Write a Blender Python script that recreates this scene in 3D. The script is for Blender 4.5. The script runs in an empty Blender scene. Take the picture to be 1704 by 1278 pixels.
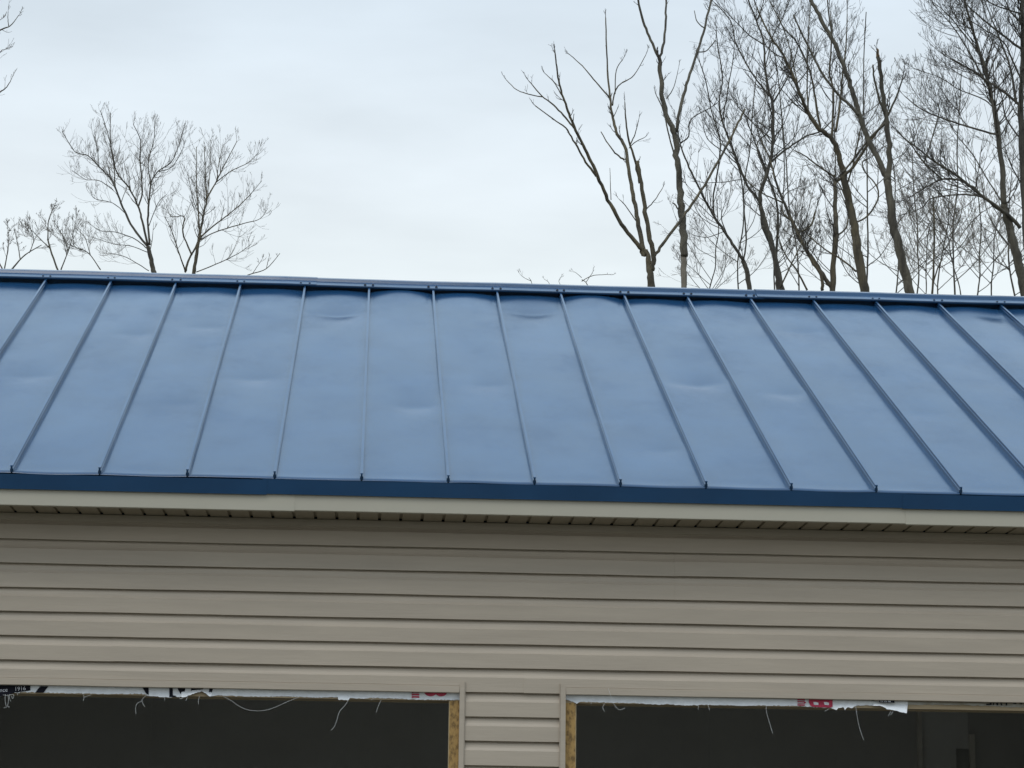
import bpy, math, random
from mathutils import Vector, Matrix
random.seed(7)
S = bpy.context.scene
C = S.collection

# ------------------------------------------------------------------ camera
EAVE = 3.59                       # height of the lower roof edge
F = 4048.6 / 1704.0 * 36.0
CAM = Vector((1.6757, -11.2657, EAVE - 1.9904))
PITCH, YAW, ROLL = 0.2154, 0.0577, 0.0125
fw = Vector((math.sin(YAW) * math.cos(PITCH), math.cos(YAW) * math.cos(PITCH), math.sin(PITCH)))
r0 = Vector((math.cos(YAW), -math.sin(YAW), 0)); u0 = r0.cross(fw)
RT = math.cos(ROLL) * r0 + math.sin(ROLL) * u0
UP = -math.sin(ROLL) * r0 + math.cos(ROLL) * u0
cd = bpy.data.cameras.new('camera'); cam = bpy.data.objects.new('camera', cd); C.objects.link(cam)
cd.sensor_width = 36; cd.lens = F; cd.clip_start = 0.1; cd.clip_end = 3000
M4 = Matrix((RT, UP, -fw)).transposed().to_4x4(); M4.translation = CAM
cam.matrix_world = M4
S.camera = cam

# ------------------------------------------------------------------ sky, sun, exposure
SUN_EL, SUN_AZ = math.radians(54), math.radians(205)     # high in front of the building, veiled by cloud
W = bpy.data.worlds.new("World"); S.world = W; W.use_nodes = True
nt = W.node_tree; nt.nodes.clear()
def N(t, **k):
    n = nt.nodes.new(t)
    for a, b in k.items(): setattr(n, a, b)
    return n
out = N('ShaderNodeOutputWorld'); bg = N('ShaderNodeBackground'); bg.inputs[1].default_value = 0.1
sky = N('ShaderNodeTexSky', sky_type='NISHITA', sun_disc=False, sun_elevation=SUN_EL, sun_rotation=SUN_AZ)
tc = N('ShaderNodeTexCoord'); sep = N('ShaderNodeSeparateXYZ')
nt.links.new(tc.outputs['Generated'], sep.inputs[0])
ramp = N('ShaderNodeValToRGB')
nt.links.new(sep.outputs['Z'], ramp.inputs[0])
el = ramp.color_ramp.elements
# overcast sky: brightness rises towards the zenith as 1 + 2 sin(elevation); the tints are divided by it
def cie(z): return (1 + 2*z)/1.62
SKYSEEN = [(0.0, (.72, .78, .81)), (.24, (.86, .935, .955)), (.29, (.80, .875, .925)), (.345, (.725, .815, .89)),
           (.45, (.72, .85, .98)), (.65, (.71, .96, 1.20)), (1.0, (1.05, 1.28, 1.52))]
SKYSTOPS = [(p, tuple(x/cie(p)*.9 for x in c)) for p, c in SKYSEEN]
el[0].position = 0; el[0].color = (*SKYSTOPS[0][1], 1); el[1].position = 1; el[1].color = (*SKYSTOPS[-1][1], 1)
for p, c in SKYSTOPS[1:-1]:
    e = el.new(p); e.color = (*c, 1)
mp = N('ShaderNodeMapping'); mp.inputs['Scale'].default_value = (3.0, 3.0, 11.0); mp.inputs['Rotation'].default_value = (0.0, 0.12, 0.5)
nz = N('ShaderNodeTexNoise'); nz.inputs['Scale'].default_value = 2.1; nz.inputs['Detail'].default_value = 5; nz.inputs['Roughness'].default_value = .5
nt.links.new(tc.outputs['Generated'], mp.inputs[0]); nt.links.new(mp.outputs[0], nz.inputs['Vector'])
mr = N('ShaderNodeMapRange'); mr.inputs['From Min'].default_value = .3; mr.inputs['From Max'].default_value = .72
mr.inputs['To Min'].default_value = 10.6; mr.inputs['To Max'].default_value = 12.4
nt.links.new(nz.outputs['Fac'], mr.inputs['Value'])
vm = N('ShaderNodeVectorMath', operation='SCALE')
ma = N('ShaderNodeMath', operation='MULTIPLY_ADD'); ma.inputs[1].default_value = 2/1.62; ma.inputs[2].default_value = 1/1.62
mxz = N('ShaderNodeMath', operation='MAXIMUM'); mxz.inputs[1].default_value = 0
nt.links.new(sep.outputs['Z'], mxz.inputs[0]); nt.links.new(mxz.outputs[0], ma.inputs[0])
mm_ = N('ShaderNodeMath', operation='MULTIPLY'); nt.links.new(ma.outputs[0], mm_.inputs[0]); nt.links.new(mr.outputs[0], mm_.inputs[1])
nt.links.new(ramp.outputs[0], vm.inputs[0]); nt.links.new(mm_.outputs[0], vm.inputs['Scale'])
mx = N('ShaderNodeMix', data_type='RGBA'); mx.inputs['Factor'].default_value = .95
nt.links.new(sky.outputs[0], mx.inputs[6]); nt.links.new(vm.outputs[0], mx.inputs[7])
nt.links.new(mx.outputs[2], bg.inputs[0]); nt.links.new(bg.outputs[0], out.inputs[0])

sl = bpy.data.lights.new('sun', 'SUN'); sl.energy = 1.0; sl.angle = math.radians(30); sl.color = (1, .95, .88)
so = bpy.data.objects.new('sun', sl); C.objects.link(so)
sd = Vector((math.sin(SUN_AZ) * math.cos(SUN_EL), math.cos(SUN_AZ) * math.cos(SUN_EL), math.sin(SUN_EL)))
so.rotation_euler = (-sd).to_track_quat('-Z', 'Y').to_euler()
S.view_settings.view_transform = 'Standard'; S.view_settings.look = 'None'
S.view_settings.exposure = 0.0; S.view_settings.gamma = 1.0
S.view_settings.use_curve_mapping = False

# ------------------------------------------------------------------ helpers
def at(px, py, Y):
    """point of the plane at depth Y that lies on the sight line through a photo pixel"""
    d = fw * 4048.6 + RT * (px - 852) - UP * (py - 639)
    return CAM + d * ((Y - CAM.y) / d.y)

class MB:
    def __init__(self): self.v, self.f, self.mi = [], [], []
    def quad(self, a, b, c, d, m=0):
        n = len(self.v); self.v += [tuple(a), tuple(b), tuple(c), tuple(d)]; self.f.append((n, n+1, n+2, n+3)); self.mi.append(m)
    def poly(self, pts, m=0):
        n = len(self.v); self.v += [tuple(p) for p in pts]; self.f.append(tuple(range(n, n+len(pts)))); self.mi.append(m)
    def box(self, x0, x1, y0, y1, z0, z1):
        n = len(self.v)
        self.v += [(x0,y0,z0),(x1,y0,z0),(x1,y1,z0),(x0,y1,z0),(x0,y0,z1),(x1,y0,z1),(x1,y1,z1),(x0,y1,z1)]
        for q in ((0,3,2,1),(4,5,6,7),(0,1,5,4),(1,2,6,5),(2,3,7,6),(3,0,4,7)):
            self.f.append(tuple(n+i for i in q)); self.mi.append(0)
    def prism(self, prof, xs, close=True, caps=True):
        """profile of (y,z) extruded along x through stations xs; xs items are x or (x, dy, dz)"""
        n0 = len(self.v); k = len(prof)
        for s in xs:
            x, dy, dz = s if isinstance(s, tuple) else (s, 0, 0)
            self.v += [(x, y+dy, z+dz) for y, z in prof]
        for i in range(len(xs)-1):
            for j in range(k if close else k-1):
                a = n0+i*k+j; b = n0+i*k+(j+1) % k
                self.f.append((a, a+k, b+k, b)); self.mi.append(0)
        if caps and close:
            self.f.append(tuple(n0+j for j in range(k))); self.mi.append(0)
            e = n0+(len(xs)-1)*k
            self.f.append(tuple(e+j for j in reversed(range(k)))); self.mi.append(0)
    def tube(self, pts, rad, sides=5, tip=True):
        n0 = len(self.v); k = sides; m = len(pts); ref = None
        for i, p in enumerate(pts):
            a = pts[max(i-1, 0)]; b = pts[min(i+1, m-1)]
            d = (b-a)
            if d.length < 1e-9: d = Vector((0, 0, 1))
            d.normalize()
            if ref is None: ref = d.orthogonal().normalized()
            ref = ref - d*ref.dot(d)
            if ref.length < 1e-6: ref = d.orthogonal()
            ref.normalize(); bi = d.cross(ref)
            for j in range(k):
                t = 2*math.pi*j/k
                q = p + (ref*math.cos(t)+bi*math.sin(t))*rad[i]
                self.v.append((q.x, q.y, q.z))
        for i in range(m-1):
            for j in range(k):
                a = n0+i*k+j; b = n0+i*k+(j+1) % k
                self.f.append((a, b, b+k, a+k)); self.mi.append(0)
        if tip:
            e = n0+(m-1)*k
            self.f.append(tuple(e+j for j in range(k))); self.mi.append(0)
            self.f.append(tuple(n0+j for j in reversed(range(k)))); self.mi.append(0)
    def mesh(self, name, mats, smooth=False):
        me = bpy.data.meshes.new(name)
        me.from_pydata(self.v, [], self.f)
        for m in (mats if isinstance(mats, (list, tuple)) else [mats]): me.materials.append(m)
        if any(self.mi): me.polygons.foreach_set('material_index', self.mi)
        if smooth: me.polygons.foreach_set('use_smooth', [True]*len(me.polygons))
        me.update(); return me
    def build(self, name, mats, parent=None, smooth=False, kind=None, label=None):
        return link(name, self.mesh(name, mats, smooth), parent, kind, label)

def link(name, me, parent=None, kind=None, label=None):
    o = bpy.data.objects.new(name, me); C.objects.link(o)
    if parent is not None:
        o.parent = parent
        pw = Vector((0, 0, 0)); q = parent
        while q is not None: pw += q.location; q = q.parent
        o.location = -pw                     # meshes are written in world coordinates
    if kind: o['kind'] = kind
    if label: o['label'] = label
    return o

def thing(name, label, cat, loc=(0, 0, 0), group=None):
    o = bpy.data.objects.new(name, None); C.objects.link(o); o.location = loc
    o['label'] = label; o['category'] = cat
    if group: o['group'] = group
    return o

# ------------------------------------------------------------------ materials
def mat(name, base, rough=.6, var=.0, vscale=6, bump=0, bscale=200, spec=.5, ior=1.5, stretch=None, c2=None, bdist=.002, detail=5, lo=.3, hi=.7, metallic=0, coat=0):
    m = bpy.data.materials.new(name); m.use_nodes = True; t = m.node_tree
    b = t.nodes['Principled BSDF']; b.inputs['Roughness'].default_value = rough; b.inputs['IOR'].default_value = ior
    b.inputs['Specular IOR Level'].default_value = spec; b.inputs['Metallic'].default_value = metallic
    b.inputs['Coat Weight'].default_value = coat
    b.inputs['Base Color'].default_value = (*base, 1)
    co = t.nodes.new('ShaderNodeTexCoord'); mpn = t.nodes.new('ShaderNodeMapping')
    if stretch: mpn.inputs['Scale'].default_value = stretch
    t.links.new(co.outputs['Object'], mpn.inputs[0])
    if var or c2:
        n = t.nodes.new('ShaderNodeTexNoise'); n.inputs['Scale'].default_value = vscale; n.inputs['Detail'].default_value = detail; n.inputs['Roughness'].default_value = .6
        t.links.new(mpn.outputs[0], n.inputs['Vector'])
        r = t.nodes.new('ShaderNodeValToRGB'); e = r.color_ramp.elements
        e[0].position = lo; e[1].position = hi
        e[0].color = (*(c2 if c2 else [c*(1-var) for c in base]), 1); e[1].color = (*[min(1, c*(1+var)) for c in base], 1)
        t.links.new(n.outputs['Fac'], r.inputs[0]); t.links.new(r.outputs[0], b.inputs['Base Color'])
    if bump:
        n2 = t.nodes.new('ShaderNodeTexNoise'); n2.inputs['Scale'].default_value = bscale; n2.inputs['Detail'].default_value = 4
        t.links.new(mpn.outputs[0], n2.inputs['Vector'])
        bp = t.nodes.new('ShaderNodeBump'); bp.inputs['Strength'].default_value = bump; bp.inputs['Distance'].default_value = bdist
        t.links.new(n2.outputs['Fac'], bp.inputs['Height']); t.links.new(bp.outputs[0], b.inputs['Normal'])
    return m

BLUE = mat('blue_painted_steel', (.013, .053, .125), rough=.17, var=.14, vscale=2, bump=.3, bscale=260, bdist=.0006, ior=1.5)
def smudge(m, lo, hi, sc, stretch):
    # handling marks and dust: gloss varies in soft patches
    t = m.node_tree; b = t.nodes['Principled BSDF']
    co = t.nodes.new('ShaderNodeTexCoord'); mpn = t.nodes.new('ShaderNodeMapping'); mpn.inputs['Scale'].default_value = stretch
    n = t.nodes.new('ShaderNodeTexNoise'); n.inputs['Scale'].default_value = sc; n.inputs['Detail'].default_value = 6; n.inputs['Roughness'].default_value = .62
    r = t.nodes.new('ShaderNodeMapRange'); r.inputs['From Min'].default_value = .32; r.inputs['From Max'].default_value = .68
    r.inputs['To Min'].default_value = lo; r.inputs['To Max'].default_value = hi
    t.links.new(co.outputs['Object'], mpn.inputs[0]); t.links.new(mpn.outputs[0], n.inputs['Vector']); t.links.new(n.outputs['Fac'], r.inputs['Value']); t.links.new(r.outputs[0], b.inputs['Roughness'])
smudge(BLUE, .11, .27, 2.6, (1, .6, .6))
VINYL = mat('tan_vinyl', (.390, .324, .252), rough=.55, var=.07, vscale=9, bump=.6, bscale=55, stretch=(.2, 1, 2.2), bdist=.001)
FASCIA = mat('tan_aluminium', (.395, .36, .285), rough=.5, var=.03, vscale=2)
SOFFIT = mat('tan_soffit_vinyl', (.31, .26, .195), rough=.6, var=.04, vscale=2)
WRAPM = mat('white_house_wrap', (.72, .73, .75), rough=.6, var=.08, vscale=25, bump=.5, bscale=60, bdist=.002)
THREAD = mat('white_plastic_thread', (.7, .7, .68), rough=.5)
PRINTBLACK = mat('black_print', (.012, .012, .018), rough=.8, spec=.08)
PRINTRED = mat('red_print', (.42, .02, .06), rough=.6, var=.25, vscale=90)
OSB = mat('strand_board', (.37, .225, .075), rough=.8, c2=(.13, .075, .025), vscale=75, bump=.6, bscale=60, stretch=(1, 1, .55), lo=.34, hi=.56)
LUMBER = mat('weathered_lumber', (.42, .32, .20), rough=.85, c2=(.24, .175, .10), vscale=9, stretch=(.3, 3, 3))
PALEWOOD = mat('pale_cut_wood', (.40, .31, .18), rough=.8, var=.2, vscale=20)
DARKIN = mat('dark_interior_board', (.53, .52, .495), rough=.9, var=.06, vscale=1.2)
DARKIN2 = mat('grey_interior_board', (.70, .69, .66), rough=.9, var=.06, vscale=1.5)
DARKPOST = mat('interior_stud_wood', (.74, .70, .63), rough=.9, var=.1, vscale=4)
CONC = mat('concrete', (.36, .35, .33), rough=.9, var=.15, vscale=2)
SCREW = mat('dark_screw_head', (.012, .018, .03), rough=.5)
GROUND = mat('wet_soil_and_stone', (.125, .115, .085), rough=.95, c2=(.06, .06, .04), vscale=.25, bump=1, bscale=9, bdist=.03)
def bark(name, a, b):
    return mat(name, a, rough=.9, c2=b, vscale=3.2, bump=1, bscale=22, stretch=(3, 3, .7), bdist=.02, lo=.35, hi=.68)
BARK = bark('grey_brown_bark', (.135, .118, .085), (.045, .038, .028))
BARKDARK = bark('dark_bark', (.095, .082, .060), (.035, .030, .024))
BARKYEL = bark('ochre_bark', (.15, .12, .07), (.05, .042, .03))
TWIG = mat('dark_twig_bark', (.055, .047, .038), rough=.9, var=.3, vscale=1.5)
TWIGP = mat('pale_twig_bark', (.15, .13, .108), rough=.9, var=.25, vscale=1.5)
SNAG = mat('bare_snag_wood', (.30, .185, .085), rough=.85, c2=(.16, .10, .05), vscale=6)
PALETRUNK = mat('barkless_grey_wood', (.25, .215, .165), rough=.85, c2=(.13, .11, .085), vscale=4, stretch=(3, 3, .5))

# ------------------------------------------------------------------ ground
g = MB(); g.quad((-400, -200, 0), (400, -200, 0), (400, 600, 0), (-400, 600, 0))
g.build('ground', GROUND, kind='structure')

# ------------------------------------------------------------------ the garage
PW = .4064                      # width of one roof panel
K0, K1 = -5, 17                 # panel range
XA, XB = K0*PW, K1*PW           # roof ends
TH = math.atan(.5)              # 6 in 12
CT, ST = math.cos(TH), math.sin(TH)
L = 4.172                       # slope length up to the lip of the ridge cap
LR = L + .155                   # slope length to the ridge itself
YR, ZR = LR*CT, EAVE + LR*ST
YW = .296                       # plane behind the siding
BUTT = .2765                    # proud edge of each course
def roof(x, v, n=0): return Vector((x, v*CT - n*ST, EAVE + v*ST + n*CT))
def on_roof(px, py):
    d = fw*4048.6 + RT*(px-852) - UP*(py-639)
    nrm = Vector((0, -ST, CT)); t = (Vector((0, 0, EAVE))-CAM).dot(nrm)/d.dot(nrm)
    p = CAM + d*t
    return p.x, p.y/CT

XW0, XW1 = XA + .28, XB - .28   # end walls
XL1 = at(747.5, 1220, .30).x; XL0 = XL1 - 2.74
XR0 = at(957.5, 1220, .30).x; XR1 = XR0 + 2.74
HEAD = at(600, 1163.5, .30).z     # underside of the door headers
garage = thing('garage', 'unfinished garage with blue metal roof, tan siding and two open door holes', 'garage', ((XA+XB)/2, 3.9, 0))

# --- roof panels: real dents and buckles in the sheet
DENTS = [(228, 557, 70, .55), (262, 523, 60, .3), (345, 545, 75, .5), (50, 627, 95, .55), (300, 673, 70, .35), (425, 630, 95, .65),
         (560, 522, 100, 1.3), (887, 520, 100, 1.2), (695, 676, 80, .75), (815, 641, 75, .6), (1165, 638, 95, 1.05), (1310, 656, 75, .7),
         (1335, 553, 85, .6), (1110, 750, 80, .4), (1655, 528, 85, .8), (1000, 700, 80, .2), (1530, 690, 90, .25)]
dents = []
for px, py, w, h in DENTS:
    x, v = on_roof(px, py)
    sc = .0040 if v > 2.4 else .0036
    dents.append((x, v, .50*w/280.0, h))
NU, NV = 14, 130
vs = []
for j in range(NV+1):
    t = j/NV
    vs.append(t*(LR-.01))
def bump2(a, b, x): return math.exp(-((x-a)/b)**2)
for k in range(K0, K1):
    x0 = k*PW + .004; x1 = (k+1)*PW - .004; rr = random.Random(k*13+5)
    crown = .013*rr.uniform(.55, 1.0)
    if k in (4, 7): crown = .024
    if k in (-1, 14): crown *= .9
    ph = [rr.uniform(0, 6.28) for _ in range(6)]; am = [rr.uniform(.3, 1) for _ in range(4)]
    eb = rr.uniform(.4, 1.3)
    my = [d for d in dents if x0-.03 < d[0] < x1+.03]
    m = MB()
    for v in vs:
        for i in range(NU+1):
            u = i/NU; x = x0+(x1-x0)*u; s = 1-(2*u-1)**2; z = 0
            top = L - v
            z += crown*s*math.exp(-max(top, 0)/.22)
            z += -.0016*eb*s*bump2(.07, .06, v) + .0010*math.exp(-v/.025)
            z += .0033*s*(am[0]*math.sin(v*1.5+ph[0]) + am[1]*.6*math.sin(v*2.9+ph[1]+u*2) + am[2]*.35*math.sin(v*5.1+ph[2]-u*3))
            z += .0008*math.sin(math.pi*2*u+ph[3])*math.sin(v*1.1+ph[4])
            for dx, dv, dw, dh in my:
                ed = dv + .02*((x-dx)/dw) + .02*((x-dx)/dw)**2
                q = v-ed
                lo, hi = .13, .17
                qq = math.sqrt(q*q+.0018); prof = math.exp(-qq/(hi if q > 0 else lo))
                z -= .023*dh*prof*math.exp(-((x-dx)/dw)**2*1.6)*min(1, s*2.2)
            p = roof(x, v, z); m.v.append((p.x, p.y, p.z))
    for j in range(NV):
        for i in range(NU):
            a = j*(NU+1)+i; m.f.append((a, a+1, a+NU+2, a+NU+1)); m.mi.append(0)
    # folded lower edge
    n0 = len(m.v)
    for i in range(NU+1):
        x = x0+(x1-x0)*i/NU; p = m.v[i]; m.v.append((x, p[1]-.0008, p[2]-.005))
    for i in range(NU): m.f.append((n0+i, n0+i+1, i+1, i)); m.mi.append(0)
    m.build('roof_panel', BLUE, garage, smooth=True)

# --- standing seams
prof = [(x*.92, n*.80) for x, n in [(-.008, -.002), (-.008, .020), (-.0045, .022), (-.0045, .034), (-.0065, .0345), (-.0065, .040), (.0065, .040), (.0065, .0345), (.0045, .034), (.0045, .022), (.008, .020), (.008, -.002)]]
def seam_mesh():
    m = MB(); k = len(prof)
    st = [0.003, .6, 1.4, 2.2, 3.0, 3.7, LR-.02]
    for i, v in enumerate(st):
        for x, n in prof:
            p = roof(x, v, n); m.v.append((p.x, p.y, p.z))
    for i in range(len(st)-1):
        for j in range(k):
            a = i*k+j; b = i*k+(j+1) % k
            m.f.append((a, b, b+k, a+k)); m.mi.append(0)
    m.f.append(tuple(reversed(range(k)))); m.mi.append(0)
    return m.mesh('seam', BLUE)
sm = seam_mesh()
tb = MB()
tb.poly([roof(-.0042, .000, .001), roof(.0042, .000, .001), roof(.0042, -.004, .0295), roof(-.0042, -.004, .0295)])
tb.poly([roof(.0042, .003, .001), roof(-.0042, .003, .001), roof(-.0042, .003, .0295), roof(.0042, .003, .0295)])
tb.poly([roof(-.0042, -.004, .0295), roof(.0042, -.004, .0295), roof(.0042, .003, .0295), roof(-.0042, .003, .0295)])
tb.poly([roof(-.0042, .003, .001), roof(-.0042, 0, .001), roof(-.0042, -.004, .0295), roof(-.0042, .003, .0295)])
tb.poly([roof(.0042, 0, .001), roof(.0042, .003, .001), roof(.0042, .003, .0295), roof(.0042, -.004, .0295)])
tbm = tb.mesh('seam_end', BLUE)
for k in range(K0, K1+1):
    o = link('seam', sm, garage); o.location = o.location + Vector((k*PW, 0, 0))
    e = link('seam_end', tbm, o); e.location = (0, 0, 0)

# --- back slope, closure strip, ridge cap
m = MB(); m.quad((XB, YR, ZR), (XA, YR, ZR), (XA, 2*YR, EAVE), (XB, 2*YR, EAVE)); m.build('rear_roof_sheet', BLUE, garage)
m = MB()
for k in range(K0, K1):
    a, b = k*PW+.009, (k+1)*PW-.009
    p = [roof(a, L+.045, -.004), roof(b, L+.045, -.004), roof(b, L+.045, .043), roof(a, L+.045, .043)]
    m.poly(p)
    m.poly([roof(a, L+.045, .043), roof(b, L+.045, .043), roof(b, L+.075, .044), roof(a, L+.075, .044)])
m.build('closure_strip', BLUE, garage)
def cap_prof(lift):
    pr = [(L-.006, .0375), (L-.004, .0430), (L+.078, .0470), (L+.092, .0600), (L+.098, .0620), (L+.155, .0560)]
    return [(v*CT-(n+lift)*ST, EAVE+v*ST+(n+lift)*CT) for v, n in pr]
def cap_section(xa, xb, lift, wob):
    front = cap_prof(lift)
    back = [(2*YR-y, z) for y, z in reversed(front)]
    pr = front + back
    m = MB(); n = max(6, int((xb-xa)/.2)); rr = random.Random(int(xa*100)+3)
    xs = [(xa+(xb-xa)*i/n, 0, wob*math.sin(i*1.1+xa)+rr.uniform(-.0007, .0007)) for i in range(n+1)]
    m.prism(pr, xs, close=False, caps=False)
    # thickness under the lip
    inner = [(y+.004, z-.006) for y, z in pr[:2]]
    m.prism([pr[0], inner[0]], xs, close=False, caps=False)
    return m.build('ridge_cap', BLUE, garage)
jx = [XA, at(527, 470, L*CT).x - 0, at(1270, 490, L*CT).x, XB]
caps = []
for i in range(3):
    a, b = jx[i]-(.04 if i else .02), jx[i+1]+(.02 if i == 2 else 0)
    caps.append((a, b, cap_section(a, b, [.0042, .0, .0042][i], .0012)))
sc = MB(); v0 = len(sc.v)
for j in range(8):
    t = j*math.pi/4; sc.v.append((.0085*math.cos(t), 0, .0085*math.sin(t)))
for j in range(8):
    t = j*math.pi/4; sc.v.append((.007*math.cos(t), -.009, .007*math.sin(t)))
for j in range(8): sc.f.append((j, (j+1) % 8, 8+(j+1) % 8, 8+j)); sc.mi.append(0)
sc.f.append(tuple(range(8, 16))); sc.mi.append(0)
scm = sc.mesh('screw', SCREW)
for k in range(K0, K1+1):
    for s in (-1, 1):
        x = k*PW + s*random.uniform(.020, .030)
        own = next((c for c in caps if c[0] <= x <= c[1]), caps[0])[2]
        o = link('screw', scm, own); p = roof(x, L+.022, .0443)
        o.location = o.location + p

# --- eave trim and fascia, lapped lengths
def strip(name, mt, prf, joints, laps, wob=.001):
    for i in range(len(joints)-1):
        a = joints[i]; b = joints[i+1]
        ln, up = laps[i]
        pr = [(y-up, z-(.004 if up else 0)) for y, z in prf] if up else prf
        n = max(4, int((b-a+ln)/.25)); rr = random.Random(int(a*77))
        xs = [(a+(b+ln-a)*t/n, rr.uniform(-wob, wob)*.5, 0) for t in range(n+1)]
        mm = MB(); mm.prism(pr, xs); mm.build(name, mt, garage)
T0, T1 = EAVE-.0045, EAVE-.073
trim_prof = [(.000, T0), (.0165, T1), (.020, T1), (.040, T1+.010), (.040, T0)]
xt = [XA, at(437, 810, .02).x, at(1501, 835, .02).x, XB]
strip('eave_trim', BLUE, trim_prof, xt, [(.02, .0022), (.02, .0), (0, .0022)][:3])
F1 = EAVE-.1472
fas_prof = [(.030, T1-.0005+.006), (.030, F1+.003), (.033, F1), (.052, F1), (.052, T1+.0055)]
xf = [XA, at(483, 845, .03).x, at(1507, 868, .03).x, XB]
strip('fascia_board', FASCIA, fas_prof, xf, [(.02, .0022), (0, 0), (0, .0018)])

# --- soffit: separate V-jointed slats under a dark backing
PITCHS = .1015
gx = at(452, 860, .10).x
n0 = math.floor((XA+.02-gx)/PITCHS); n1 = math.ceil((XB-.02-gx)/PITCHS)
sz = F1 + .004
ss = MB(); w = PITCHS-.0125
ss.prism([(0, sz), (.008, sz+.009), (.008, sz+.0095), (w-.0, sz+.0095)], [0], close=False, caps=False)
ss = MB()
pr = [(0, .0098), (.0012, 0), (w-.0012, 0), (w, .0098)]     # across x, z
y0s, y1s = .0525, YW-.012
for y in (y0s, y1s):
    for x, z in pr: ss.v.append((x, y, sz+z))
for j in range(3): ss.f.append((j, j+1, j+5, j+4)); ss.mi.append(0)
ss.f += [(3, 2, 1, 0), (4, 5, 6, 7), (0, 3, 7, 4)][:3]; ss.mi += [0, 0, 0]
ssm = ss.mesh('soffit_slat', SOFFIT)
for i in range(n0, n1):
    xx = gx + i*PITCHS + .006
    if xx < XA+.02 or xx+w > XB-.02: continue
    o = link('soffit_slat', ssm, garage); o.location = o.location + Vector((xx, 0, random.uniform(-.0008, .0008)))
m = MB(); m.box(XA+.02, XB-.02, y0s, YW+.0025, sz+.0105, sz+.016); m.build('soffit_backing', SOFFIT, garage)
# channel where soffit meets wall
m = MB()
cz = F1+.0035; n = 30
cp = [(YW-.011, cz), (YW-.014, cz-.003), (YW-.014, cz-.034), (YW-.008, cz-.038), (YW-.002, cz-.038), (YW-.002, cz)]
m.prism(cp, [XW0+(XW1-XW0)*i/n for i in range(n+1)]); m.build('wall_channel', VINYL, garage)

# --- sheathing (strand board) behind the siding, split round the openings
m = MB()
SY0, SY1 = .2995, .311
mh = MB(); mh.box(XW0, XW1, SY0, SY1, HEAD, F1); mh.build('head_sheathing', LUMBER, garage)
for a, b in ((XW0, XL0), (XL1, XR0), (XR1, XW1)):
    m = MB(); m.box(a, b, SY0, SY1, 0.1, HEAD); m.build('sheathing', OSB, garage)

# --- siding courses; every length of plank is its own piece
COURSE = .1143
Z0 = EAVE - .2728               # butt line of the top full course
def course_prof(z, top=COURSE):
    p = [(YW-.003, z+.0035), (BUTT+.004, z+.001), (BUTT, z+.003), (BUTT+.0005, z+.072), (BUTT+.0045, z+.077), (BUTT+.0100, z+.086), (BUTT+.0132, z+.0980), (BUTT+.0140, z+.1070), (BUTT+.0200, z+.1085), (BUTT+.0200, z+.1175), (YW+.001, z+.1175)]
    q = []
    for y, zz in p:
        q.append((y, min(zz, z+top)))
    return q
def plank(z, xa, xb, seed, proud=0, top=COURSE+.01):
    n = max(3, int((xb-xa)/.16)); rr = random.Random(seed)
    a1, a2, p1, p2 = rr.uniform(.0004, .0011), rr.uniform(.0003, .0008), rr.uniform(0, 6), rr.uniform(0, 6)
    xs = []
    for i in range(n+1):
        x = xa+(xb-xa)*i/n
        xs.append((x, -proud + a2*math.sin(x*4.2+p2), a1*math.sin(x*2.3+p1)+.0004*math.sin(x*9+p2)))
    mm = MB(); mm.prism(course_prof(z, top), xs); mm.build('siding_plank', VINYL, garage)
JW = at(769, 1220, .28).x; JW2 = at(936, 1220, .28).x
JL = .0265
PIER0 = at(773.0, 1220, .28).x-.004; PIER1 = at(932.2, 1220, .28).x+.004
HEADJ = at(600, 1150, .278).z            # lower edge of head channel
lapx = {3: [375], 4: [197], 5: [197], 2: [1130], 1: [1130], 6: [880], 0: [620]}
for i in range(0, 30):
    z = Z0 - i*COURSE
    if z < .08: break
    if i == 0:
        # trimmed top course
        plank(Z0+COURSE, XW0, XW1, 900, top=.027+.0) if False else None
    top = COURSE+.01
    if z > HEADJ + .02 or z + .05 > HEADJ+.03 and z > HEADJ:
        cuts = [XW0] + [at(px, 1000, BUTT).x for px in lapx.get(i, [])] + [XW1]
        for j in range(len(cuts)-1):
            plank(z, cuts[j]-(.02 if j else 0), cuts[j+1], i*10+j, proud=.0012 if j % 2 else 0)
    else:
        for j, (a, b) in enumerate(((XW0, XL0-.05), (PIER0, PIER1), (XR1+.05, XW1))):
            plank(z, a, b, i*10+j)
# part of the course cut off above the top butt line
zt = cz-.040
m = MB(); n = 40
m.prism([(YW-.003, Z0+COURSE-.033), (BUTT+.004, Z0+.0820), (BUTT, Z0+.084), (BUTT, zt), (YW-.001, zt)], [XW0, XW1]) if False else None
# course that runs behind the head channels (only its upper part shows)
zb = Z0 - 6*COURSE

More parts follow.
